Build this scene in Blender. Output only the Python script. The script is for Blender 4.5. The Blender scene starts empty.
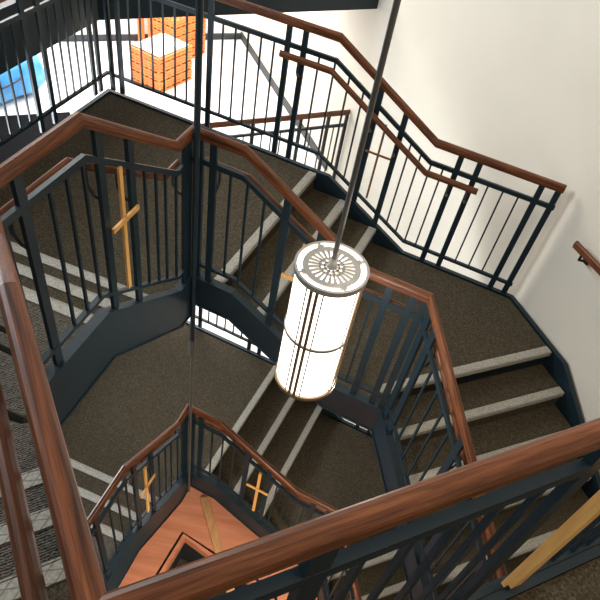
import bpy, bmesh, math, random
from mathutils import Vector, Matrix
random.seed(3)
S = bpy.context.scene
COL = S.collection
CAMZ = 8.0                      # eye height above the ground floor datum

# ------------------------------------------------------------------ camera
cam = bpy.data.cameras.new('camera'); camo = bpy.data.objects.new('camera', cam); COL.objects.link(camo)
cam.sensor_width = 36; cam.lens = 36*605/600; cam.clip_start = .02
down = (-0.14116182, 0.68816386, 0.71169083)
fw = (0.1430101, -0.69717426, 0.70249282)
rt = (0.97960267, 0.20094414, 0.0)
R3 = Matrix(((rt[0], -rt[1], -rt[2]), (fw[0], -fw[1], -fw[2]), (-down[0], down[1], down[2])))
camo.matrix_world = Matrix.Translation((0, 0, CAMZ)) @ R3.to_4x4()
S.camera = camo

# ------------------------------------------------------------------ world, lights, exposure
W = bpy.data.worlds.new('world'); S.world = W; W.use_nodes = True
W.node_tree.nodes['Background'].inputs[0].default_value = (.78, .89, 1, 1)
W.node_tree.nodes['Background'].inputs[1].default_value = .3
def area(name, loc, target, size, energy, color=(1, 1, 1), sy=None):
    l = bpy.data.lights.new(name, 'AREA'); l.energy = energy; l.size = size; l.color = color
    if sy: l.shape = 'RECTANGLE'; l.size_y = sy
    o = bpy.data.objects.new(name, l); COL.objects.link(o); o.location = loc
    o.rotation_euler = (Vector(target)-Vector(loc)).to_track_quat('-Z', 'Y').to_euler()
    return o
area('lobby_fill', (-3.4, 8.0, 5.70), (-3.3, 8.0, 3), 4.2, 330, (1, .98, .95), 3.0)  # added downlight under the slab, blows out the lobby floor
area('lobby_fill_near', (-.9, 8.2, 5.7), (-.6, 8.0, 3), 2.0, 130, (1, .98, .95), 2.0)  # second added downlight, for the lobby floor near the right wall
area('shaft_daylight', (-1.6, 5.9, 3.0), (-.2, 5.2, 0), 1.2, 100, (1, .98, .95), 1.0)
area('wall_fill', (-3.84, 7.0, 8.6), (.6, 5.6, 6.8), 2.0, 235, (1, .98, .94), 1.8)  # added over the upper floor to grade the right wall, no window here
area('left_window_daylight', (-6.0, 3.2, 9.8), (.2, 2.0, 4.2), 2.2, 330, (.86, .94, 1), 2.2)
area('stair_warm_fill', (1.5, .5, 10.6), (1.9, 1.7, 4.8), 1.5, 80, (1, .76, .50), 1.5)  # added warm fill for the right wall and treads, no fixture there
area('lower_stair_fill', (-3.3, 3.5, 4.35), (.4, 1.6, 3.9), 1.1, 170, (.88, .95, 1), 1.1)  # added cool fill for the lower ledges and stringers, no window modelled
area('platform_fill', (.2, .9, 3.3), (-.4, 1.9, 1.7), .5, 50, (1, .82, .66), .5)  # added warm fill low in the well for platform and lowest rails
S.view_settings.view_transform = 'Standard'; S.view_settings.look = 'None'
S.view_settings.exposure = 0.0; S.view_settings.gamma = 1.0; S.view_settings.use_curve_mapping = False

# ------------------------------------------------------------------ materials
def mat(name, col, rough=.6, spec=.5, metal=0.0, emit=None, estr=0.0):
    m = bpy.data.materials.new(name); m.use_nodes = True
    b = m.node_tree.nodes['Principled BSDF']
    b.inputs['Base Color'].default_value = (*col, 1); b.inputs['Roughness'].default_value = rough
    b.inputs['Specular IOR Level'].default_value = spec; b.inputs['Metallic'].default_value = metal
    if emit: b.inputs['Emission Color'].default_value = (*emit, 1); b.inputs['Emission Strength'].default_value = estr
    return m
def N(m, t, **kw):
    n = m.node_tree.nodes.new(t)
    for k, v in kw.items():
        if k in n.inputs: n.inputs[k].default_value = v
        else: setattr(n, k, v)
    return n
def ln(m, a, ao, b, bi): m.node_tree.links.new(a.outputs[ao], b.inputs[bi])
def ramp(m, stops):
    r = N(m, 'ShaderNodeValToRGB'); e = r.color_ramp.elements
    while len(e) < len(stops): e.new(.5)
    for x, (p, c) in zip(e, stops): x.position = p; x.color = (*c, 1)
    return r
def noisy(name, stops, scale, rough=.7, detail=4, coord='Object', vscale=(1, 1, 1), bump=0.0, spec=.4, nrough=.6):
    m = mat(name, stops[0][1], rough, spec); b = m.node_tree.nodes['Principled BSDF']
    tc = N(m, 'ShaderNodeTexCoord'); mp = N(m, 'ShaderNodeMapping'); mp.inputs['Scale'].default_value = vscale
    nz = N(m, 'ShaderNodeTexNoise', Scale=scale, Detail=detail, Roughness=nrough); r = ramp(m, stops)
    ln(m, tc, coord, mp, 'Vector'); ln(m, mp, 'Vector', nz, 'Vector'); ln(m, nz, 'Fac', r, 'Fac'); ln(m, r, 'Color', b, 'Base Color')
    if bump:
        bp = N(m, 'ShaderNodeBump', Strength=bump, Distance=.01); ln(m, nz, 'Fac', bp, 'Height'); ln(m, bp, 'Normal', b, 'Normal')
    return m
M = {}
M['steel'] = noisy('painted_steel', [(.3, (.0055, .0150, .021)), (.7, (.008, .0195, .028))], 6, rough=.42, spec=.38)
M['rod'] = mat('grey_metal_rod', (.10, .095, .085), .4, .5, .3)
M['bracket'] = mat('black_bracket', (.01, .012, .014), .45)
M['carpet'] = noisy('brown_carpet', [(.30, (.019, .0145, .009)), (.5, (.057, .046, .030)), (.70, (.118, .098, .066))], 110, rough=.95, detail=3, bump=.25, spec=.1, nrough=.75)
def ribbed():
    m = mat('ribbed_carpet', (.06, .05, .04), .95, .1); b = m.node_tree.nodes['Principled BSDF']
    tc = N(m, 'ShaderNodeTexCoord'); mp = N(m, 'ShaderNodeMapping'); mp.inputs['Rotation'].default_value = (0, 0, .95)
    wv = N(m, 'ShaderNodeTexWave', Scale=34, Distortion=5.0, Detail=2); wv.inputs['Detail Scale'].default_value = 3.0
    nz = N(m, 'ShaderNodeTexNoise', Scale=60, Detail=3)
    mx = N(m, 'ShaderNodeMath', operation='MULTIPLY_ADD'); mx.inputs[1].default_value = .55
    ml = N(m, 'ShaderNodeMath', operation='MULTIPLY'); ml.inputs[1].default_value = .5
    r = ramp(m, [(.25, (.014, .012, .010)), (.5, (.06, .052, .042)), (.78, (.17, .15, .125))])
    ln(m, tc, 'Object', mp, 'Vector'); ln(m, mp, 'Vector', wv, 'Vector'); ln(m, tc, 'Object', nz, 'Vector')
    ln(m, nz, 'Fac', ml, 0); ln(m, wv, 'Fac', mx, 0); ln(m, ml, 'Value', mx, 2); ln(m, mx, 'Value', r, 'Fac'); ln(m, r, 'Color', b, 'Base Color')
    return m
M['ribbed'] = ribbed()
def nosing(nm, line):
    m = mat(nm, (.4, .37, .31), .6, .4); b = m.node_tree.nodes['Principled BSDF']
    tc = N(m, 'ShaderNodeTexCoord')
    fac = []
    for a in (.2, 1.25):
        mp = N(m, 'ShaderNodeMapping'); mp.inputs['Rotation'].default_value = (0, 0, a)
        wv = N(m, 'ShaderNodeTexWave', Scale=8.5, Distortion=0.0); ln(m, tc, 'Object', mp, 'Vector'); ln(m, mp, 'Vector', wv, 'Vector'); fac.append(wv)
    mn = N(m, 'ShaderNodeMath', operation='MINIMUM'); ln(m, fac[0], 'Fac', mn, 0); ln(m, fac[1], 'Fac', mn, 1)
    r = ramp(m, [(.0, line), (.07, (.36, .34, .29))]); ln(m, mn, 'Value', r, 'Fac')
    nz = N(m, 'ShaderNodeTexNoise', Scale=90, Detail=3); r2 = ramp(m, [(.3, (.62, .61, .58)), (.65, (1, 1, 1))]); ln(m, tc, 'Object', nz, 'Vector'); ln(m, nz, 'Fac', r2, 'Fac')
    mx = N(m, 'ShaderNodeMixRGB', blend_type='MULTIPLY'); mx.inputs[0].default_value = 1; ln(m, r, 'Color', mx, 1); ln(m, r2, 'Color', mx, 2); ln(m, mx, 'Color', b, 'Base Color')
    return m
M['nosing'] = nosing('stair_nosing', (.36, .34, .29)); M['nosing_diamond'] = nosing('diamond_nosing', (.17, .16, .14))
def wood(name, dark, mid, light, rough=.42):
    m = mat(name, mid, rough, .35); b = m.node_tree.nodes['Principled BSDF']
    uv = N(m, 'ShaderNodeUVMap', uv_map='uv'); mp = N(m, 'ShaderNodeMapping'); mp.inputs['Scale'].default_value = (2.2, 34, 1)
    nz = N(m, 'ShaderNodeTexNoise', Scale=1.6, Detail=5, Roughness=.62, Distortion=.7)
    mp2 = N(m, 'ShaderNodeMapping'); mp2.inputs['Scale'].default_value = (9, 330, 1)
    n2 = N(m, 'ShaderNodeTexNoise', Scale=1.5, Detail=3)
    r = ramp(m, [(.32, dark), (.5, mid), (.72, light)]); r2 = ramp(m, [(.33, (.45, .42, .4)), (.5, (1, 1, 1))])
    mx = N(m, 'ShaderNodeMixRGB', blend_type='MULTIPLY'); mx.inputs[0].default_value = .75
    ln(m, uv, 'UV', mp, 'Vector'); ln(m, mp, 'Vector', nz, 'Vector'); ln(m, nz, 'Fac', r, 'Fac')
    ln(m, uv, 'UV', mp2, 'Vector'); ln(m, mp2, 'Vector', n2, 'Vector'); ln(m, n2, 'Fac', r2, 'Fac')
    ln(m, r, 'Color', mx, 1); ln(m, r2, 'Color', mx, 2); ln(m, mx, 'Color', b, 'Base Color')
    return m
M['oak'] = wood('stained_oak', (.035, .010, .004), (.135, .042, .014), (.25, .09, .034))
M['cross'] = noisy('light_oak', [(.3, (.54, .27, .075)), (.7, (.74, .41, .13))], 3, rough=.5, vscale=(12, 12, 1.2))
M['cross_backlit'] = noisy('backlit_oak', [(.3, (.16, .07, .025)), (.7, (.26, .12, .045))], 3, rough=.5, vscale=(12, 12, 1.2))  # backlit shade put into the wood colour of the outer cross
M['deck'] = noisy('salmon_plywood', [(.3, (.52, .20, .105)), (.55, (.66, .27, .15)), (.75, (.74, .33, .2))], 1.3, rough=.55, vscale=(1.2, 9, 4), detail=5)
M['plank'] = noisy('pine_plank', [(.3, (.48, .25, .10)), (.7, (.64, .38, .18))], 1.5, rough=.55, vscale=(14, 2, 4))
M['wall'] = noisy('cream_paint', [(.3, (.70, .645, .545)), (.7, (.73, .675, .575))], 2.0, rough=.7, spec=.3)
M['white'] = noisy('white_paint', [(.3, (.78, .77, .75)), (.7, (.82, .81, .79))], 2, rough=.7, spec=.3)
M['tile'] = noisy('pale_lobby_floor', [(.3, (.68, .66, .63)), (.7, (.8, .78, .76))], 3, rough=.35)
M['black'] = mat('black_mat', (.004, .004, .005), .9, .1)
M['dark'] = mat('dark_base', (.03, .035, .04), .6)
M['glow'] = mat('frosted_shade', (.9, .88, .82), .5, .3, 0, (1, .94, .84), 3.2)
M['lampgrey'] = mat('brushed_cap', (.42, .40, .37), .4, .5, .5)
M['bronze'] = mat('bronze_strip', (.26, .17, .09), .4, .5, .5)
M['orange'] = noisy('orange_plastic', [(.3, (.70, .17, .035)), (.7, (.82, .25, .06))], 5, rough=.45)
M['blue'] = noisy('blue_tarp', [(.3, (.03, .20, .52)), (.6, (.07, .33, .70)), (.8, (.16, .46, .82))], 3, rough=.35, bump=.4)
M['scribble'] = mat('pencil_mark', (.16, .055, .035), .8)

# ------------------------------------------------------------------ helpers
def Z(zd): return CAMZ-zd
def tag(o, label=None, cat=None, group=None, kind=None):
    for k, v in (('label', label), ('category', cat), ('group', group), ('kind', kind)):
        if v: o[k] = v
    return o
def link(name, bm, m, parent=None, smooth=False):
    bmesh.ops.recalc_face_normals(bm, faces=bm.faces[:])
    me = bpy.data.meshes.new(name); bm.to_mesh(me); bm.free()
    me.materials.append(M[m] if isinstance(m, str) else m)
    if smooth:
        for p in me.polygons: p.use_smooth = True
    o = bpy.data.objects.new(name, me); COL.objects.link(o)
    if parent is not None:
        o.parent = parent; o.matrix_parent_inverse = Matrix.Identity(4)
        base = parent
        off = Vector((0, 0, 0))
        while base is not None: off += base.location; base = base.parent
        for v in me.vertices: v.co -= off
    return o
def empty(name, loc, label, cat, group=None):
    o = bpy.data.objects.new(name, None); COL.objects.link(o); o.location = loc; o.empty_display_size = .1
    return tag(o, label, cat, group)
def prism(bm, poly, z0, z1):
    lo = [bm.verts.new((x, y, z0)) for x, y in poly]; hi = [bm.verts.new((x, y, z1)) for x, y in poly]
    n = len(poly); bm.faces.new(lo[::-1]); bm.faces.new(hi)
    for i in range(n): bm.faces.new((lo[i], lo[(i+1) % n], hi[(i+1) % n], hi[i]))
def boxc(bm, c, d, n, ld, wn, z0, z1):          # box centred at plan c, length ld along d, width wn along n
    c, d, n = Vector(c), Vector(d), Vector(n)
    prism(bm, [c-d*ld/2-n*wn/2, c+d*ld/2-n*wn/2, c+d*ld/2+n*wn/2, c-d*ld/2+n*wn/2], z0, z1)
def sweep(bm, path, prof, uv=False, pre=None, post=None):             # vertical-plane profile (a = sideways, b = up), mitred at plan bends
    pts = [Vector(p) for p in path]; n = len(pts); rings = []; L = 0; lens = []
    dirs = []
    for i in range(n-1):
        d = (pts[i+1]-pts[i]).to_2d()
        dirs.append(d.normalized() if d.length > 1e-6 else dirs[-1])
    for i in range(n):
        if i: L += (pts[i]-pts[i-1]).length
        lens.append(L)
        d1 = dirs[i-1] if i else (pre or dirs[0]); d2 = dirs[i] if i < n-1 else (post or dirs[-1])
        n1 = Vector((-d1.y, d1.x)); n2 = Vector((-d2.y, d2.x)); m = (n1+n2)/(1+n1.dot(n2))
        rings.append([bm.verts.new((pts[i].x+m.x*a, pts[i].y+m.y*a, pts[i].z+b)) for a, b in prof])
    k = len(prof); lay = bm.loops.layers.uv.new('uv') if uv else None
    per = [0]
    for j in range(k): per.append(per[-1]+math.dist(prof[j], prof[(j+1) % k]))
    u0 = random.random()*9; v0 = random.random()*5
    for i in range(n-1):
        for j in range(k):
            f = bm.faces.new((rings[i][j], rings[i][(j+1) % k], rings[i+1][(j+1) % k], rings[i+1][j]))
            if uv:
                for lp, (a, b) in zip(f.loops, ((lens[i], per[j]), (lens[i], per[j+1]), (lens[i+1], per[j+1]), (lens[i+1], per[j]))):
                    lp[lay].uv = (a+u0, b+v0)
    for r in (rings[0][::-1], rings[-1]):
        f = bm.faces.new(r)
        if uv:
            for lp in f.loops: lp[lay].uv = (u0, v0+lp.vert.co.z*.5)
def rect(w, h): return [(-w/2, -h/2), (w/2, -h/2), (w/2, h/2), (-w/2, h/2)]
W_, H_ = .056, .05
RAILP = [(-.014, -.031), (.014, -.031), (.0155, -.017), (.0185, -.013), (.0195, .006), (.018, .018), (.013, .026), (.006, .030),
         (-.006, .030), (-.013, .026), (-.018, .018), (-.0195, .006), (-.0185, -.013), (-.0155, -.017)]
GRABP = [(.0175*math.cos(t*math.pi/6), .026*math.sin(t*math.pi/6)) for t in range(12)]
def tube(bm, pts, r, seg=8):
    pts = [Vector(p) for p in pts]; rings = []
    for i, p in enumerate(pts):
        d = (pts[min(i+1, len(pts)-1)]-pts[max(i-1, 0)]).normalized()
        a = d.orthogonal().normalized() if i == 0 else (rings_a - d*rings_a.dot(d)).normalized()
        rings_a = a; b = d.cross(a)
        rings.append([bm.verts.new(p+a*r*math.cos(t*2*math.pi/seg)+b*r*math.sin(t*2*math.pi/seg)) for t in range(seg)])
    for i in range(len(pts)-1):
        for j in range(seg): bm.faces.new((rings[i][j], rings[i][(j+1) % seg], rings[i+1][(j+1) % seg], rings[i+1][j]))
    bm.faces.new(rings[0][::-1]); bm.faces.new(rings[-1])
def V2(t): return Vector(t)

# ------------------------------------------------------------------ stair plan: five sides (n = outward normal, d = way down)
SIDE = {
 'left':  dict(n=V2((-.815, -.58)),  d=V2((-.58, .815)),  nin=0.012,   nout=1.6),
 'far':   dict(n=V2((-.976, .216)),  d=V2((.216, .976)),  nin=1.315, nout=3.03),
 'back':  dict(n=V2((.29, .957)),    d=V2((.957, -.29)),  nin=2.455, nout=4.03),
 'right': dict(n=V2((.877, .48)),    d=V2((.48, -.877)),  nin=1.726, nout=3.245),
 'front': dict(n=V2((.5174, -.856)),  d=V2((-.856, -.5174)), nin=-.252, nout=1.3)}
ORDER = ['front', 'left', 'far', 'back', 'right']
def meet(a, na, b, nb):
    A = Matrix((tuple(SIDE[a]['n']), tuple(SIDE[b]['n']))); return A.inverted() @ Vector((na, nb))
def at(side, s, n):
    q = SIDE[side]; return q['n']*n+q['d']*s
def s_of(side, p): return SIDE[side]['d'].dot(p)
HT = 2.6
zC, zL, zP, zK, zQ = .78, 1.235, 1.735, 2.18, 2.945
G = 1.05                                          # rail top above walking surface
cornerC, cornerB, cornerP, cornerK, cornerQ = (meet('front', -.252, 'left', .012), meet('left', .012, 'far', 1.315), meet('far', 1.315, 'back', 2.455),
                                               meet('back', 2.455, 'right', 1.726), meet('right', 1.726, 'front', -.252))
sC_f, sC_l = s_of('front', cornerC), s_of('left', cornerC)
sB_l, sB_f = s_of('left', cornerB), s_of('far', cornerB)
sP_f, sP_b = s_of('far', cornerP), s_of('back', cornerP)
sK_b, sK_r = s_of('back', cornerK), s_of('right', cornerK)
sQ_r, sQ_f = s_of('right', cornerQ), s_of('front', cornerQ)
FL = {  # nosing edges along d, top floor, riser ; rail breakpoints
 'left':  dict(s=[.785, 1.025, 1.268], z=zC+G, r=(zL-zC)/3, rail=[(sC_l, zC), (.80, zC), (1.49, zL), (sB_l, zL)]),
 'far':   dict(s=[1.61, 1.86, 2.12], z=zL+G, r=(zP-zL)/3, rail=[(sB_f, zL), (1.656, zL), (2.385, zP), (sP_f, zP)]),
 'back':  dict(s=[-1.30, -.99, -.695], z=zP+G, r=(zK-zP)/3, rail=[(sP_b, zP), (-1.19, zP), (-.42, zK), (sK_b, zK)]),
 'right': dict(s=[-1.87, -1.60, -1.33, -1.06, -.79], z=zK+G, r=.153, rail=[(sK_r, zK), (-.515, zQ), (sQ_r, zQ)]),
 'front': dict(s=[sQ_f+.02, sQ_f+.28, sQ_f+.54], z=zQ+G, r=.145, rail=[(sQ_f, zQ), (sQ_f+.75, zQ+.435), (sC_f, zQ+.435)])}
def lerpz(pts, s):
    if s <= pts[0][0]: return pts[0][1]
    for (a, za), (b, zb) in zip(pts, pts[1:]):
        if s <= b: return za+(zb-za)*(s-a)/(b-a)
    return pts[-1][1]

WHERE = {'left': 'left', 'far': 'far left', 'back': 'back', 'right': 'right', 'front': 'front'}
# ------------------------------------------------------------------ room shell
def rw(n, s): return at('right', s, n)            # coordinates of the right wall: n across, s along it
def struct(name, bm, m, label, cat): return tag(link(name, bm, m), label, cat, None, 'structure')
bm = bmesh.new(); prism(bm, [rw(-9, 3.5), rw(-9, -10), rw(3.6, -10), rw(3.6, 3.5)], Z(7.05)-.15, Z(7.05))
struct('floor', bm, 'tile', 'pale ground floor at the bottom of the stairwell', 'floor')
bm = bmesh.new(); prism(bm, [rw(3.285, 3.5), rw(3.285, -10), rw(3.5, -10), rw(3.5, 3.5)], Z(7.05), Z(-3.5))
struct('wall_right', bm, 'wall', 'cream painted wall along the right side of the stairs', 'wall')
bm = bmesh.new(); prism(bm, [rw(-9, -9.95), rw(3.285, -9.95), rw(3.285, -10.1), rw(-9, -10.1)], Z(7.05), Z(-3.5))
struct('wall_far', bm, 'white', 'white far wall of the bright lobby', 'wall')
bm = bmesh.new(); prism(bm, [rw(-9, 3.5), rw(3.5, 3.5), rw(3.5, 3.65), rw(-9, 3.65)], Z(7.05), Z(-3.5))
struct('wall_front', bm, 'wall', 'cream wall behind the front landing', 'wall')
OCo = meet('front', 1.3, 'left', 1.6); OBo = meet('left', 1.6, 'far', 3.03)
A0 = rw(3.285, s_of('right', Vector((.25, 6.57))))
slab = [A0, Vector((-2.13, 4.97)), at('far', s_of('far', OBo), 3.10)+SIDE['left']['n']*.07, OCo+SIDE['left']['n']*.07, rw(-4.5, 3.4), rw(-8.9, 3.4), rw(-8.9, -9.9), rw(3.285, -9.9)]
bm = bmesh.new(); prism(bm, slab, Z(2.24), Z(1.83)); struct('floor_upper', bm, 'steel', 'dark edge of the upper floor slab above the lobby', 'floor')
L0 = rw(3.285, s_of('right', Vector((.25, 6.62))))
lob = [L0, Vector((-1.5, 5.55)), Vector((-2.22, 5.1)), at('far', s_of('far', OBo), 3.14)+SIDE['left']['n']*.1, OCo+SIDE['left']['n']*.1, rw(-4.5, 3.4), rw(-8.9, 3.4), rw(-8.9, -9.9), rw(3.285, -9.9)]
bm = bmesh.new(); prism(bm, lob, Z(4.75), Z(4.45)); struct('floor_lobby', bm, 'tile', 'bright pale floor of the lobby beyond the stair railings', 'floor')
bm = bmesh.new(); prism(bm, [rw(3.285, -6.0), rw(3.285, -9.93), rw(3.265, -9.93), rw(3.265, -6.0)], Z(4.45), Z(4.33))
struct('baseboard_right', bm, 'dark', 'dark baseboard along the cream wall in the lobby', 'baseboard')
bm = bmesh.new(); prism(bm, [rw(3.28, -9.95), rw(-8, -9.95), rw(-8, -9.92), rw(3.28, -9.92)], Z(4.45), Z(4.36))
struct('baseboard_far', bm, 'dark', 'dark baseboard along the white far lobby wall', 'baseboard')

# ------------------------------------------------------------------ stair flights and landings
LV = ['upper', 'lower']
def flight(side, lev, label, carpet='carpet', group=None, inner=True, outer=True, srange=None, orange=None):
    q, f = SIDE[side], FL[side]; dz = HT*lev; n = len(f['s'])
    p0 = at(side, f['s'][0], q['nin']+.03)
    root = empty('stair_flight', (p0.x, p0.y, Z(f['z']+n*f['r']+dz)), label, 'stairs', group)
    a, b = q['nin']+.03, q['nout']-.03; mid = (a+b)/2; w = b-a
    for i in range(n):
        zt = Z(f['z']+i*f['r']+dz); s = f['s'][i]
        bm = bmesh.new(); boxc(bm, at(side, s-.012, mid), q['d'], q['n'], .02, w, zt-f['r'], zt-.03); link('riser', bm, carpet, root)
        par = root
        if i < n-1:
            z2 = zt-f['r']; s2 = f['s'][i+1]
            bm = bmesh.new(); boxc(bm, at(side, (s-.022+s2-.002)/2, mid), q['d'], q['n'], s2-.002-(s-.022), w, z2-.04, z2); link('tread', bm, carpet, root)
        bm = bmesh.new()
        boxc(bm, at(side, s-.027, mid), q['d'], q['n'], .060, w-.004, zt-.002, zt+.006)
        boxc(bm, at(side, s+.004, mid), q['d'], q['n'], .008, w-.004, zt-.035, zt+.006)
        link('nosing', bm, 'nosing_diamond' if side == 'left' else 'nosing', root)
    i_ = ORDER.index(side); pre, post = SIDE[ORDER[i_-1]]['d'], SIDE[ORDER[(i_+1) % 5]]['d']
    SD = .335 if side in ('left', 'far') else .235
    def stringer(nn, s0, s1, pts, nm, lip):
        ss = sorted({s0, s1} | {p[0] for p in pts if s0 < p[0] < s1})
        path = [(*at(side, s, nn), Z(lerpz(pts, s)+G+dz)) for s in ss]
        hw = .028 if nm == 'stringer' else .018
        bm = bmesh.new(); sweep(bm, path, [(-hw, -SD), (hw, -SD), (hw, .012), (-hw, .012)], False, pre, post)
        # bottom flange on the well side
        bm2 = bmesh.new(); sweep(bm2, path, [(-lip, -SD), (lip, -SD), (lip, -SD+.013), (-lip, -SD+.013)], False, pre, post)
        o = link(nm, bm, 'steel', root); link('flange', bm2, 'steel', o)
    if inner: stringer(q['nin'], *srange, f['rail'], 'stringer', .036)
    if outer: stringer(q['nout'], *orange, f['rail'], 'outer_stringer', .024)
    return root
oC_f, oC_l = s_of('front', OCo), s_of('left', OCo)
OPo = meet('far', 3.03, 'back', 4.03); OKo = meet('back', 4.03, 'right', 3.245); OQo = meet('right', 3.245, 'front', 1.3)
SR = {'left': (sC_l, sB_l), 'far': (sB_f, sP_f), 'back': (sP_b, sK_b), 'right': (sK_r, sQ_r), 'front': (sQ_f, sC_f)}
OR = {'left': (s_of('left', OCo), s_of('left', OBo)), 'far': (s_of('far', OBo), s_of('far', OPo)), 'back': (s_of('back', OPo), s_of('back', OKo)),
      'right': (s_of('right', OKo), s_of('right', OQo)), 'front': (s_of('front', OQo), s_of('front', OCo))}
def landing(prev, nxt, lev, label, carpet='carpet', s1=None):
    a, b = FL[prev], FL[nxt]; dz = HT*lev + (0 if prev != 'front' else -HT)
    zt = a['z']+len(a['s'])*a['r']+dz
    qa, qb = SIDE[prev], SIDE[nxt]; s1 = s1 if s1 is not None else a['s'][-1]-.022; s2 = b['s'][0]-.002; e = .03
    poly = [at(prev, s1, qa['nin']+e), meet(prev, qa['nin']+e, nxt, qb['nin']+e), at(nxt, s2, qb['nin']+e),
            at(nxt, s2, qb['nout']-e), meet(prev, qa['nout']-e, nxt, qb['nout']-e), at(prev, s1, qa['nout']-e)]
    c = sum(poly, Vector((0, 0)))/6
    root = empty('stair_landing', (c.x, c.y, Z(zt)-.14), label, 'landing')
    bm = bmesh.new(); prism(bm, poly, Z(zt)-.02, Z(zt)); link('carpet', bm, carpet, root)
    bm = bmesh.new(); prism(bm, poly, Z(zt)-.14, Z(zt)-.0205); link('pan', bm, 'steel', root)
    if prev == 'front':
        a_ = at('front', s1, qa['nin']); bm = bmesh.new()
        sweep(bm, [(a_.x, a_.y, Z(zt)), (*cornerC, Z(zt))], [(-.028, -.335), (.028, -.335), (.028, .012), (-.028, .012)], False, None, qb['d']); link('stringer', bm, 'steel', root)
    return root
def chain(lev, sides):
    pass
flight('left', 0, 'brightly lit carpeted flight with diamond patterned nosings beside the near left oak rail', 'ribbed', srange=SR['left'], orange=OR['left'])
flight('far', 0, 'carpeted flight with three pale nosings at the far left of the upper level', srange=SR['far'], orange=OR['far'])
flight('back', 0, 'upper back flight with three pale nosings running behind the lit lantern', srange=SR['back'], orange=OR['back'])
flight('right', 0, 'right hand flight descending along the cream wall below the brown carpet landing', srange=SR['right'], orange=OR['right'])
landing('front', 'left', 0, 'landing at the bottom right corner under the nearest oak rail', 'carpet', sQ_f-.3)
landing('left', 'far', 0, 'sunlit ribbed carpet landing at the left edge', 'ribbed')
landing('far', 'back', 0, 'dark carpeted upper landing at the back corner by the outer railing')
landing('back', 'right', 0, 'brown carpeted landing against the cream wall at right')
flight('front', 0, 'front flight of stairs half hidden below the nearest railing at lower right', srange=SR['front'], orange=OR['front'])
landing('right', 'front', 0, 'carpeted corner landing seen through the balusters at lower right')
flight('far', 1, 'lower left flight with pale nosings seen past the lowest oak rail', srange=SR['far'], orange=OR['far'])
flight('back', 1, 'lower back flight with three pale nosings below the hanging lantern', srange=SR['back'], orange=OR['back'])
flight('right', 1, 'lowest right flight glimpsed under the nearest oak rail', srange=SR['right'], orange=OR['right'])
landing('left', 'far', 1, 'lower landing hidden mostly behind the near left oak rail', 'ribbed')
landing('far', 'back', 1, 'large dark lower landing below the upper steel stringer at centre left')
landing('back', 'right', 1, 'lower carpeted landing right below the hanging lantern')

# ------------------------------------------------------------------ guardrails
def guard(label, segs, posts, thins, grab=None, lev=0, wood_m='oak', side=1, group=None, top=True, base=G, name='guardrail', pre=None, post=None, ub=-.165):
    """segs: list of (x, y, zrail) path; posts/thins: plan distances along it; grab: (s0, s1, sign)"""
    dz = HT*lev
    P = [Vector((x, y, Z(z+dz))) for x, y, z in segs]
    cum = [0]
    for a, b in zip(P, P[1:]): cum.append(cum[-1]+(b-a).to_2d().length)
    def pt(s, off=0.0):
        for i in range(len(P)-1):
            if s <= cum[i+1]+1e-6 or i == len(P)-2:
                t = (s-cum[i])/(cum[i+1]-cum[i]); d = (P[i+1]-P[i]).to_2d().normalized()
                p = P[i].lerp(P[i+1], t); n = Vector((-d.y, d.x))
                return Vector((p.x+n.x*off, p.y+n.y*off, p.z)), d, n
    root = empty(name, (P[0].x, P[0].y, P[0].z-base), label, 'railing', group)
    if top:
        bm = bmesh.new(); sweep(bm, P, RAILP, True, pre, post); link('handrail', bm, wood_m, root, False)
    for nm, off, w, h in (('upper_bar', ub, .021, .034), ('lower_bar', -.93, .026, .022)):
        bm = bmesh.new(); sweep(bm, [(p.x, p.y, p.z+off) for p in P], rect(w, h), False, pre, post); link(nm, bm, 'steel', root)
    for s in posts:
        p, d, n = pt(s); bm = bmesh.new(); boxc(bm, p.to_2d(), d, n, .042, .02, p.z-base+.006, p.z-.02); link('post', bm, 'steel', root)
    for s in thins:
        p, d, n = pt(s); bm = bmesh.new(); boxc(bm, p.to_2d(), d, n, .0125, .0125, p.z-.935, p.z-.16); link('baluster', bm, 'steel', root)
    if grab:
        s0, s1, off = grab[:3]
        ss = [s0]+[c for c in cum[1:-1] if s0 < c < s1]+[s1]
        path = [pt(ss[0], off)[0]]
        for c in ss[1:-1]:
            i = cum.index(c); d1 = (P[i]-P[i-1]).to_2d().normalized(); d2 = (P[i+1]-P[i]).to_2d().normalized()
            n1, n2 = Vector((-d1.y, d1.x)), Vector((-d2.y, d2.x)); m = (n1+n2)/(1+n1.dot(n2))
            path.append(P[i]+Vector((m.x*off, m.y*off, 0)))
        path.append(pt(ss[-1], off)[0])
        path = [p+Vector((0, 0, -.215)) for p in path]
        bm = bmesh.new(); sweep(bm, path, GRABP, True); g = link('grab_rail', bm, wood_m, root, False)
        for s in posts:
            if s0+.02 < s < s1-.02:
                p, d, n = pt(s); o = 1 if off > 0 else -1
                pts = [Vector((p.x, p.y, p.z-.37)), Vector((p.x+n.x*off*.6, p.y+n.y*off*.6, p.z-.355)), Vector((p.x+n.x*off, p.y+n.y*off, p.z-.31)), Vector((p.x+n.x*off, p.y+n.y*off, p.z-.235))]
                bm = bmesh.new(); tube(bm, pts, .009, 6); link('bracket', bm, 'bracket', g)
    return root, pt
def side_path(side, nn, pts, s0=None, s1=None):
    s0 = pts[0][0] if s0 is None else s0; s1 = pts[-1][0] if s1 is None else s1
    ss = sorted({s0, s1} | {p[0] for p in pts if s0 < p[0] < s1})
    return [(*at(side, s, nn), lerpz(pts, s)) for s in ss], s0
def rng(a, b, n): return [a+(b-a)*(i+1)/(n+1) for i in range(n)]

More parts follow.
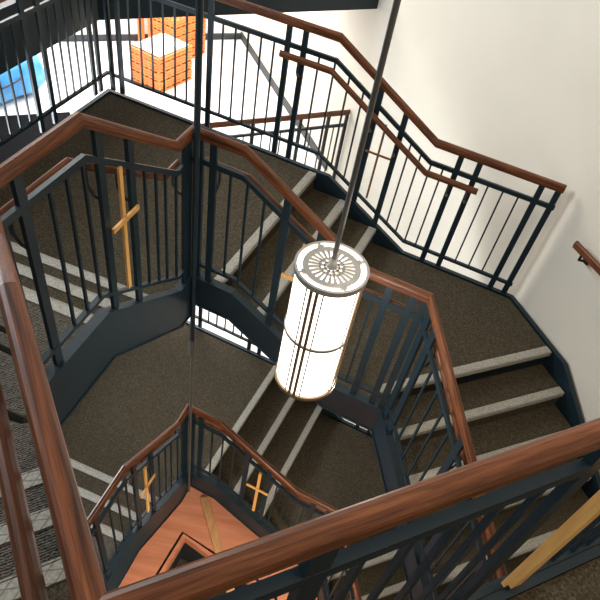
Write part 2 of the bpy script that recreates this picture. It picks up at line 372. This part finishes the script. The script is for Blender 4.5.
LEFT = -1  # the walking side of an inner guard lies to the left of its way down
def cross(label, p, d, n, ztop, zbot, m='cross', w=.025, t=.012, arm=.105, z_arm=None, group='wooden crosses hung on the railings', gap=.012, side=-1, double=False):
    """a sandwich of two thin crosses, one on each face of the balusters"""
    h = ztop-zbot
    root = empty('wooden_cross', (p.x, p.y, zbot), label, 'cross', group)
    za = z_arm if z_arm is not None else zbot+h*.62
    o = gap+t/2
    bm = bmesh.new(); boxc(bm, p.to_2d()+n*side*o, d, n, w, t, zbot, ztop); link('upright', bm, m, root)
    bm = bmesh.new(); boxc(bm, p.to_2d()+n*side*(o+t+.0005), d, n, arm*2, t, za-w/2, za+w/2); link('crossbar', bm, m, root)
    if double:
        bm = bmesh.new(); boxc(bm, p.to_2d()+n*side*(o-t*.5-.008), d, n, w*.8, .014, zbot-.035, ztop); link('back_strip', bm, m, root)
    return root
D = {k: SIDE[k]['d'] for k in SIDE}
# front guard above the well, nearest the viewer
Cw = cornerC; dF = -D['front']
fs = Cw+dF*1.9
g, fpt = guard('nearest oak topped railing running across the bottom of the picture', [(fs.x, fs.y, zC), (Cw.x, Cw.y, zC)],
      [1.9-t for t in (.05, .30, .865, 1.12, 1.7)], [1.9-t for t in (.12, .21, .39, .485, .58, .67, .765, 1.22, 1.3, 1.36, 1.46, 1.56)], post=D['left'], ub=-.14)
p, d, n = fpt(1.9-1.02)
cross('large light oak cross hung on the nearest railing at lower right', p, d, n, Z(zC+.10), Z(zC+.85), w=.034, t=.014, z_arm=Z(zC+.19), arm=.12, side=1, gap=.02, double=True)
# near left guard
pa, s0 = side_path('left', .012, FL['left']['rail'])
guard('thick oak handrail railing rising along the left edge toward the viewer', pa, [.10, .55, .98, 1.18, 1.62], rng(.10, .55, 4)+rng(.55, .98, 4)+rng(1.18, 1.62, 3),
      grab=(-.12, 1.70, .075), pre=D['front'], post=D['far'])
TH_FAR = [.03, .27, .37, .47, .90, 1.0, 1.09, 1.2]
TH_BACK = [.24, .345, .455, .90, 1.0, 1.10, 1.18]
for lev, (lf, lb, lr) in enumerate((('upper left inner railing with oak handrail between left edge and the tall rod', 'upper back inner railing passing behind the lit lantern', 'upper right inner railing descending beside the cream wall flight'),
                                    ('lowest inner railing left of the rod above the salmon plywood', 'lowest inner railing right of the rod with three pale nosings behind', 'lowest right railing barely visible under the nearest oak rail'))):
    pa, s0 = side_path('far', 1.315, FL['far']['rail'])
    g, pt = guard(lf, pa, [.13, .575, .79, 1.30, 1.345], TH_FAR, grab=(.02, 1.36, .075), lev=lev, pre=D['left'], post=D['back'])
    p, d, n = pt(.683); cross(('light oak cross on the upper left railing beside the dark carpet', 'light oak cross on the lowest railing left of the rod')[lev], p, d, n, p.z-.18, p.z-.90)
    pa, s0 = side_path('back', 2.455, FL['back']['rail'])
    g, pt = guard(lb, pa, [.045, .13, .59, .81, 1.25, 1.385, 1.45], TH_BACK, grab=(.03, 1.39, .075), lev=lev, pre=D['far'], post=D['right'])
    p, d, n = pt(.735); cross(('light oak cross half hidden behind the lit lantern', 'light oak cross on the lowest railing right of the rod')[lev], p, d, n, p.z-.18, p.z-.90)
    pa, s0 = side_path('right', 1.726, FL['right']['rail'])
    guard(lr, pa, [.045, .13, .62, .82, 1.28, 1.42], rng(.13, .62, 4)+rng(.82, 1.28, 4), grab=(.03, 1.3, .075), lev=lev, pre=D['back'], post=D['front'])
# outer guards on the lobby side
oL = [(-9, zL), (1.656, zL), (2.385, zP-.05), (9, zP-.05)]
def clip(pts, a, b): return [(a, lerpz(pts, a))]+[q for q in pts if a < q[0] < b]+[(b, lerpz(pts, b))]
oR = [(-9, zP-.05), (-1.31, zP-.05), (-.45, zK), (9, zK)]
sOP_f, sOP_b = s_of('far', OPo), s_of('back', OPo)
for lev, (lf, lb) in enumerate((('outer railing at upper left in front of the blue tarp and white lobby', 'outer railing at upper back between the landing and the bright lobby'),
                                ('lower outer railing left of the rod below the stringer', 'lower outer railing glimpsed white behind the upper steel stringer'))):
    pa, s0 = side_path('far', 3.03, clip(oL, 1.3, sOP_f))
    guard(lf, pa, [q-s0 for q in (1.45, 1.7, 2.3, 2.5, 3.37, 3.53, 4.08, 4.16)], [q-s0 for q in rng(1.7, 2.3, 4)+rng(2.5, 3.37, 7)+rng(3.53, 4.08, 5)], grab=(.1, 1.0, -.075), lev=lev, base=1.06, post=D['back'])
    pa, s0 = side_path('back', 4.03, clip(oR, sOP_b, .485))
    g, pt = guard(lb, pa, [q-s0 for q in (sOP_b+.05, -3.2, -2.44, -2.34, -1.70, -1.57, -.94, -.72, -.25, -.11, .34, .455)],
          [q-s0 for q in rng(-3.2, -2.44, 6)+rng(-2.34, -1.70, 5)+rng(-1.57, -.94, 4)+rng(-.72, -.25, 4)+rng(-.11, .34, 3)], grab=(-1.72-s0, -.05-s0, -.075), lev=lev, base=1.08, pre=D['far'])
    if lev == 0:
        p, d, n = pt(-.84-s0); cross('wooden cross coloured dark as backlit against the cream wall on the outer railing', p, d, n, p.z-.22, p.z-.88, 'cross_backlit', w=.016, t=.008)
# lobby edge guard below the slab
ga, gb = Vector((-1.42, 5.62)), Vector((.125, 6.585))
guard('oak topped lobby railing far below the back outer railing', [(*ga, 3.44), (*gb, 3.44)], [.1, .62, 1.20, 1.56, 1.8], rng(.1, .62, 4)+rng(.62, 1.20, 4)+rng(1.2, 1.8, 3), base=1.01)

# ------------------------------------------------------------------ wall handrail at right
wp = [rw(3.20, -2.17), rw(3.20, -1.80), rw(3.20, -.4)]; wz = [2.41, 2.41, 3.22]
root = empty('wall_handrail', (*wp[0], Z(2.41)), 'short end of an oak handrail on the cream wall at right', 'handrail')
bm = bmesh.new(); sweep(bm, [(*a, Z(b)) for a, b in zip(wp, wz)], [(a*.8, b*.9) for a, b in RAILP], True); g = link('rail', bm, 'oak', root)
for s, zz in ((-2.08, 2.41), (-1.2, 2.755)):
    bm = bmesh.new(); a = rw(3.20, s); b = rw(3.285, s)
    tube(bm, [(*a, Z(zz)-.02), (*a, Z(zz)-.07), (*rw(3.24, s), Z(zz)-.085), (*b, Z(zz)-.085)], .010, 6); boxc(bm, rw(3.279, s), D['right'], SIDE['right']['n'], .05, .012, Z(zz)-.115, Z(zz)-.055)
    link('bracket', bm, 'bracket', root)

# ------------------------------------------------------------------ tall rod in the corner of the well
pp = meet('far', 1.27, 'back', 2.41)
root = empty('hanger_rod', (*pp, Z(5.72)), 'tall thin dark metal rod standing in the far corner of the stairwell', 'rod')
bm = bmesh.new(); tube(bm, [(*pp, Z(5.72)), (*pp, Z(3.45))], .011, 10); link('lower_rod', bm, 'rod', root)
bm = bmesh.new(); tube(bm, [(*pp, Z(3.45)), (*pp, Z(-1.5))], .018, 10); link('upper_rod', bm, 'steel', root)
bm = bmesh.new(); tube(bm, [(*pp, Z(3.55)), (*pp, Z(3.38))], .022, 10); link('coupling', bm, 'rod', root)

# ------------------------------------------------------------------ pendant lantern
lx, ly = .098, 1.80; zt, zb = 1.605, 2.318; R = .148
lamp = empty('pendant_lantern', (lx, ly, Z(zb)), 'large lit cylindrical lantern hanging on a rod in the stairwell', 'lamp')
def cyl(bm, r, z0, z1, seg=48, r1=None):
    r1 = r if r1 is None else r1
    lo = [bm.verts.new((lx+r*math.cos(t*2*math.pi/seg), ly+r*math.sin(t*2*math.pi/seg), z0)) for t in range(seg)]
    hi = [bm.verts.new((lx+r1*math.cos(t*2*math.pi/seg), ly+r1*math.sin(t*2*math.pi/seg), z1)) for t in range(seg)]
    bm.faces.new(lo[::-1]); bm.faces.new(hi)
    for i in range(seg): bm.faces.new((lo[i], lo[(i+1) % seg], hi[(i+1) % seg], hi[i]))
def ring(bm, r0, r1, z0, z1, seg=64, a0=0, a1=2*math.pi):
    full = a1-a0 > 6.28; k = seg if full else seg+1; V = []
    for i in range(k):
        t = a0+(a1-a0)*i/seg; cs, sn = math.cos(t), math.sin(t)
        V.append([bm.verts.new((lx+r*cs, ly+r*sn, z)) for r, z in ((r0, z0), (r1, z0), (r1, z1), (r0, z1))])
    for i in range(seg):
        a, b = V[i], V[(i+1) % k]
        for j in range(4): bm.faces.new((a[j], b[j], b[(j+1) % 4], a[(j+1) % 4]))
    if not full: bm.faces.new(V[0][::-1]); bm.faces.new(V[-1])
bm = bmesh.new(); cyl(bm, R*.95, Z(zb)+.012, Z(zt)-.012); link('shade', bm, 'glow', lamp)
bm = bmesh.new(); ring(bm, R*.955, R*1.03, Z(zt)-.018, Z(zt)+.006); cap = link('cap_ring', bm, 'lampgrey', lamp)
bm = bmesh.new(); zc0, zc1 = Z(zt)-.004, Z(zt)+.004
ring(bm, R*.64, R*.80, zc0, zc1)
ring(bm, R*.30, R*.36, zc0, zc1, 40)
for k in range(24):
    a = k*math.pi/12; ring(bm, R*.34, R*.64, zc0, zc1, 2, a-.075, a+.075)
for k in range(4): ring(bm, R*.86, R*.955, zc0, zc1, 2, k*math.pi/2+.5-.025, k*math.pi/2+.5+.025)
for k in range(4): ring(bm, R*.79, R*.87, zc0, zc1, 4, k*math.pi/2+.5-.11, k*math.pi/2+.5+.11)
for k in range(10):
    a = k*math.pi/5; ring(bm, R*.10, R*.31, zc0, zc1, 2, a-.16, a+.16)
ring(bm, R*.19, R*.225, zc0, zc1, 32)
cyl(bm, R*.11, zc0, zc1+.004, 20)
link('grille', bm, 'lampgrey', lamp)
bm = bmesh.new(); ring(bm, R*.93, R*1.02, Z(zb)-.004, Z(zb)+.016); link('bottom_ring', bm, 'bronze', lamp)
bm = bmesh.new(); ring(bm, R*.955, R*1.0, Z((zt+zb)/2)-.008, Z((zt+zb)/2)+.008); link('middle_ring', bm, 'lampgrey', lamp)
for k in range(4):
    for e in (-.085, .085):
        a = math.radians(-110)+k*math.pi/2+e
        bm = bmesh.new(); ring(bm, R*.952, R*1.0, Z(zb)+.016, Z(zt)-.018, 2, a-.045, a+.045); link('frame_strip', bm, 'bronze', lamp)
    for e in (-.26, .26):
        a = math.radians(-110)+k*math.pi/2+e
        bm = bmesh.new(); ring(bm, R*.949, R*.966, Z(zb)+.016, Z(zt)-.018, 1, a-.02, a+.02); link('seam_line', bm, 'bronze', lamp)
bm = bmesh.new(); tube(bm, [(lx, ly, Z(zt)), (lx, ly, Z(-1.5))], .0105, 10); link('rod', bm, 'rod', lamp)
bm = bmesh.new(); cyl(bm, .02, Z(zt)+.004, Z(zt)+.05, 16, .012); link('hub', bm, 'lampgrey', lamp)

for nm, zz, en in (('lantern_glow_low', Z(zb)-.06, 26), ('lantern_glow_high', Z(zt)+.22, .7)):
    l = bpy.data.lights.new(nm, 'POINT'); l.energy = en; l.color = (1, .95, .88); l.shadow_soft_size = .1
    o = bpy.data.objects.new(nm, l); COL.objects.link(o); o.location = (lx+.1, ly, zz)

# ------------------------------------------------------------------ plywood box at the bottom of the well
zd = 6.3
lv = [at('far', .2, .95), meet('far', 1.60, 'back', 2.74), at('back', .95, 2.74), rw(1.66, -1.15), rw(1.3, -.2), at('left', .35, -.05), at('left', 1.25, .05)]
lv[0] = at('far', 1.15, 1.60)
hole = [Vector((-.98, 1.66)), Vector((-.719, 2.568)), Vector((-.25, 2.395)), Vector((.35, 2.18)), Vector((.55, 1.55)), Vector((-.25, 1.0))]
root = empty('plywood_platform', (-.2, 1.6, Z(7.05)), 'salmon plywood platform with an angular dark hole at the bottom of the well', 'platform')
def ringpoly(bm, outer, inner, z0, z1):
    # outer and inner both listed in the same turning sense; bridge by nearest pairing
    vo = [[bm.verts.new((p.x, p.y, z)) for p in outer] for z in (z0, z1)]; vi = [[bm.verts.new((p.x, p.y, z)) for p in inner] for z in (z0, z1)]
    no, ni = len(outer), len(inner)
    for a in (0, 1):
        e = [bm.edges.new((L[i], L[(i+1) % len(L)])) for L in (vo[a], vi[a]) for i in range(len(L))]
        bmesh.ops.triangle_fill(bm, use_beauty=True, use_dissolve=False, edges=e)
    for L, n_ in ((vo, no), (vi, ni)):
        for i in range(n_): bm.faces.new((L[0][i], L[0][(i+1) % n_], L[1][(i+1) % n_], L[1][i]))
def inset(poly, dd):
    c = sum(poly, Vector((0, 0)))/len(poly); return [p+(c-p).normalized()*dd for p in poly]
bm = bmesh.new(); ringpoly(bm, lv, hole, Z(zd)-.02, Z(zd)); link('top_board', bm, 'deck', root)
bm = bmesh.new(); ringpoly(bm, inset(hole, .035), inset(hole, .085), Z(zd)-.10, Z(zd)+.012); link('inner_frame', bm, 'deck', root)
bm = bmesh.new(); ringpoly(bm, inset(lv, .02), inset(lv, .045), Z(7.05), Z(zd)-.021); link('skirt', bm, 'deck', root)
bm = bmesh.new(); ringpoly(bm, inset(hole, -.03), inset(hole, -.01), Z(7.05), Z(zd)-.021); link('pit_lining', bm, 'dark', root)
bm = bmesh.new(); prism(bm, hole, Z(7.05)+.002, Z(7.05)+.02); link('pit_carpet', bm, 'carpet', root)
bm = bmesh.new()
for k in range(5):
    y = .012*k; boxc(bm, Vector((-.905+.012*(k % 2), 2.02-y*1.3)), Vector((.8, .6)), Vector((-.6, .8)), .05-.005*(k % 3), .003, Z(zd)+.0005, Z(zd)+.0012)
link('pencil_mark', bm, 'scribble', root)
pd = Vector((.49, -.87)).normalized(); pn = Vector((-pd.y, pd.x))
bm = bmesh.new(); boxc(bm, Vector((-.32, 2.48)), pd, pn, 1.1, .085, Z(zd)+.0135, Z(zd)+.035)
tag(link('loose_plank', bm, 'plank'), 'loose pine plank lying across the salmon plywood platform', 'plank')

# ------------------------------------------------------------------ lobby things
def crate(p, dx, lx_, ly_, h, zz):
    bm = bmesh.new(); dx = dx.normalized(); dy = Vector((-dx.y, dx.x)); t = .018
    def B(u, v, a, b, z0, z1): boxc(bm, p+dx*u+dy*v, dx, dy, a, b, z0, z1)
    B(0, 0, lx_-.02, ly_-.02, zz+.004, zz+.014)
    for zc in (zz, zz+h*.45, zz+h-.03):
        for sg in (-1, 1):
            B(0, sg*(ly_-t)/2, lx_, t, zc, zc+.028); B(sg*(lx_-t)/2, 0, t, ly_-2*t-.001, zc, zc+.028)
    for i in range(7):
        u = -lx_/2+.02+i*(lx_-.04)/6
        for sg in (-1, 1): B(u, sg*(ly_/2-.007), .022, .012, zz+.03, zz+h-.005)
    for i in range(7):
        v = -ly_/2+.02+i*(ly_-.04)/6
        for sg in (-1, 1): B(sg*(lx_/2-.007), v, .012, .022, zz+.03, zz+h-.005)
    return link('plastic_crate', bm, 'orange')
cd = Vector((.31, .64))
names = ['lowest', 'second from the floor', 'third from the floor', 'topmost']
for k in range(4):
    o = crate(Vector((-2.68, 8.34)), cd, .70, .56, .125, Z(4.45)+k*.13)
    tag(o, 'orange slatted plastic crate, %s of the nearer stack in the lobby' % names[k], 'crate', 'orange crates stacked in the lobby')
nm2 = ['lowest', 'second', 'third', 'fourth', 'fifth', 'topmost']
for k in range(6):
    o = crate(Vector((-2.72, 9.28)), cd, .70, .56, .125, Z(4.45)+k*.13)
    tag(o, 'orange slatted plastic crate, %s%s of the farther stack near the far wall' % (nm2[k], '' if k in (0, 5) else ' from the floor'), 'crate', 'orange crates stacked in the lobby')
bm = bmesh.new(); boxc(bm, Vector((-3.30, 9.28)), Vector((.866, .5)), Vector((-.5, .866)), .09, .09, Z(4.45), Z(3.6))
boxc(bm, Vector((-3.30, 9.28)), Vector((.866, .5)), Vector((-.5, .866)), .2, .2, Z(4.45), Z(4.42))
tag(link('orange_post', bm, 'orange'), 'narrow orange post standing left of the crate stacks by the white wall', 'post')
bm = bmesh.new(); cdy = Vector((-cd.y, cd.x)).normalized(); boxc(bm, Vector((-2.68, 8.34)), cd.normalized(), cdy, .62, .50, Z(4.45)+.516, Z(4.45)+.53)
tag(link('white_board', bm, 'white'), 'white board lying on top of the nearer orange crate stack', 'board')
# blue tarp bundle
def blob(c, dx, a, b, h, zz, seed):
    bm = bmesh.new(); bmesh.ops.create_uvsphere(bm, u_segments=32, v_segments=20, radius=1); dx = dx.normalized(); dy = Vector((-dx.y, dx.x))
    for v in bm.verts:
        x, y, z = v.co; k = 1+.04*math.sin(6*math.atan2(y, x)+seed)+.03*math.sin(13*math.atan2(y, x)+z*5)
        e = lambda q: math.copysign(abs(q)**.55, q)
        q = c+dx*e(x)*a*k+dy*e(y)*b*k
        v.co = (q.x, q.y, zz+(e(z)*.5+.5)*h)
    return bm
bc = Vector((-4.75, 7.05))
root = empty('tarp_bundle', (*bc, Z(4.45)), 'bundle under a bright blue tarp at the upper left in the lobby', 'tarp')
bm = blob(bc, Vector((.5, .85)), .75, .62, .62, Z(4.45), 1); link('tarp', bm, 'blue', root, True)
bm = bmesh.new()
tube(bm, [(bc.x+1.02*.70*math.cos(t)*.5+.66*math.sin(t)*.85, bc.y+1.02*.70*math.cos(t)*.85-.66*math.sin(t)*.5, Z(4.45)+.33+.04*math.sin(2*t)) for t in [i*2*math.pi/40 for i in range(40)]], .012, 6)
link('cord', bm, 'dark', root)
bm = bmesh.new(); prism(bm, [Vector((-3.5, 6.95)), Vector((-4.9, 6.15)), Vector((-3.6, 4.2)), Vector((-2.78, 4.5)), Vector((-2.45, 5.3))], Z(4.45), Z(4.43))
tag(link('floor_mat', bm, 'black'), 'dark floor mat in the lobby in front of the blue tarp', 'mat')
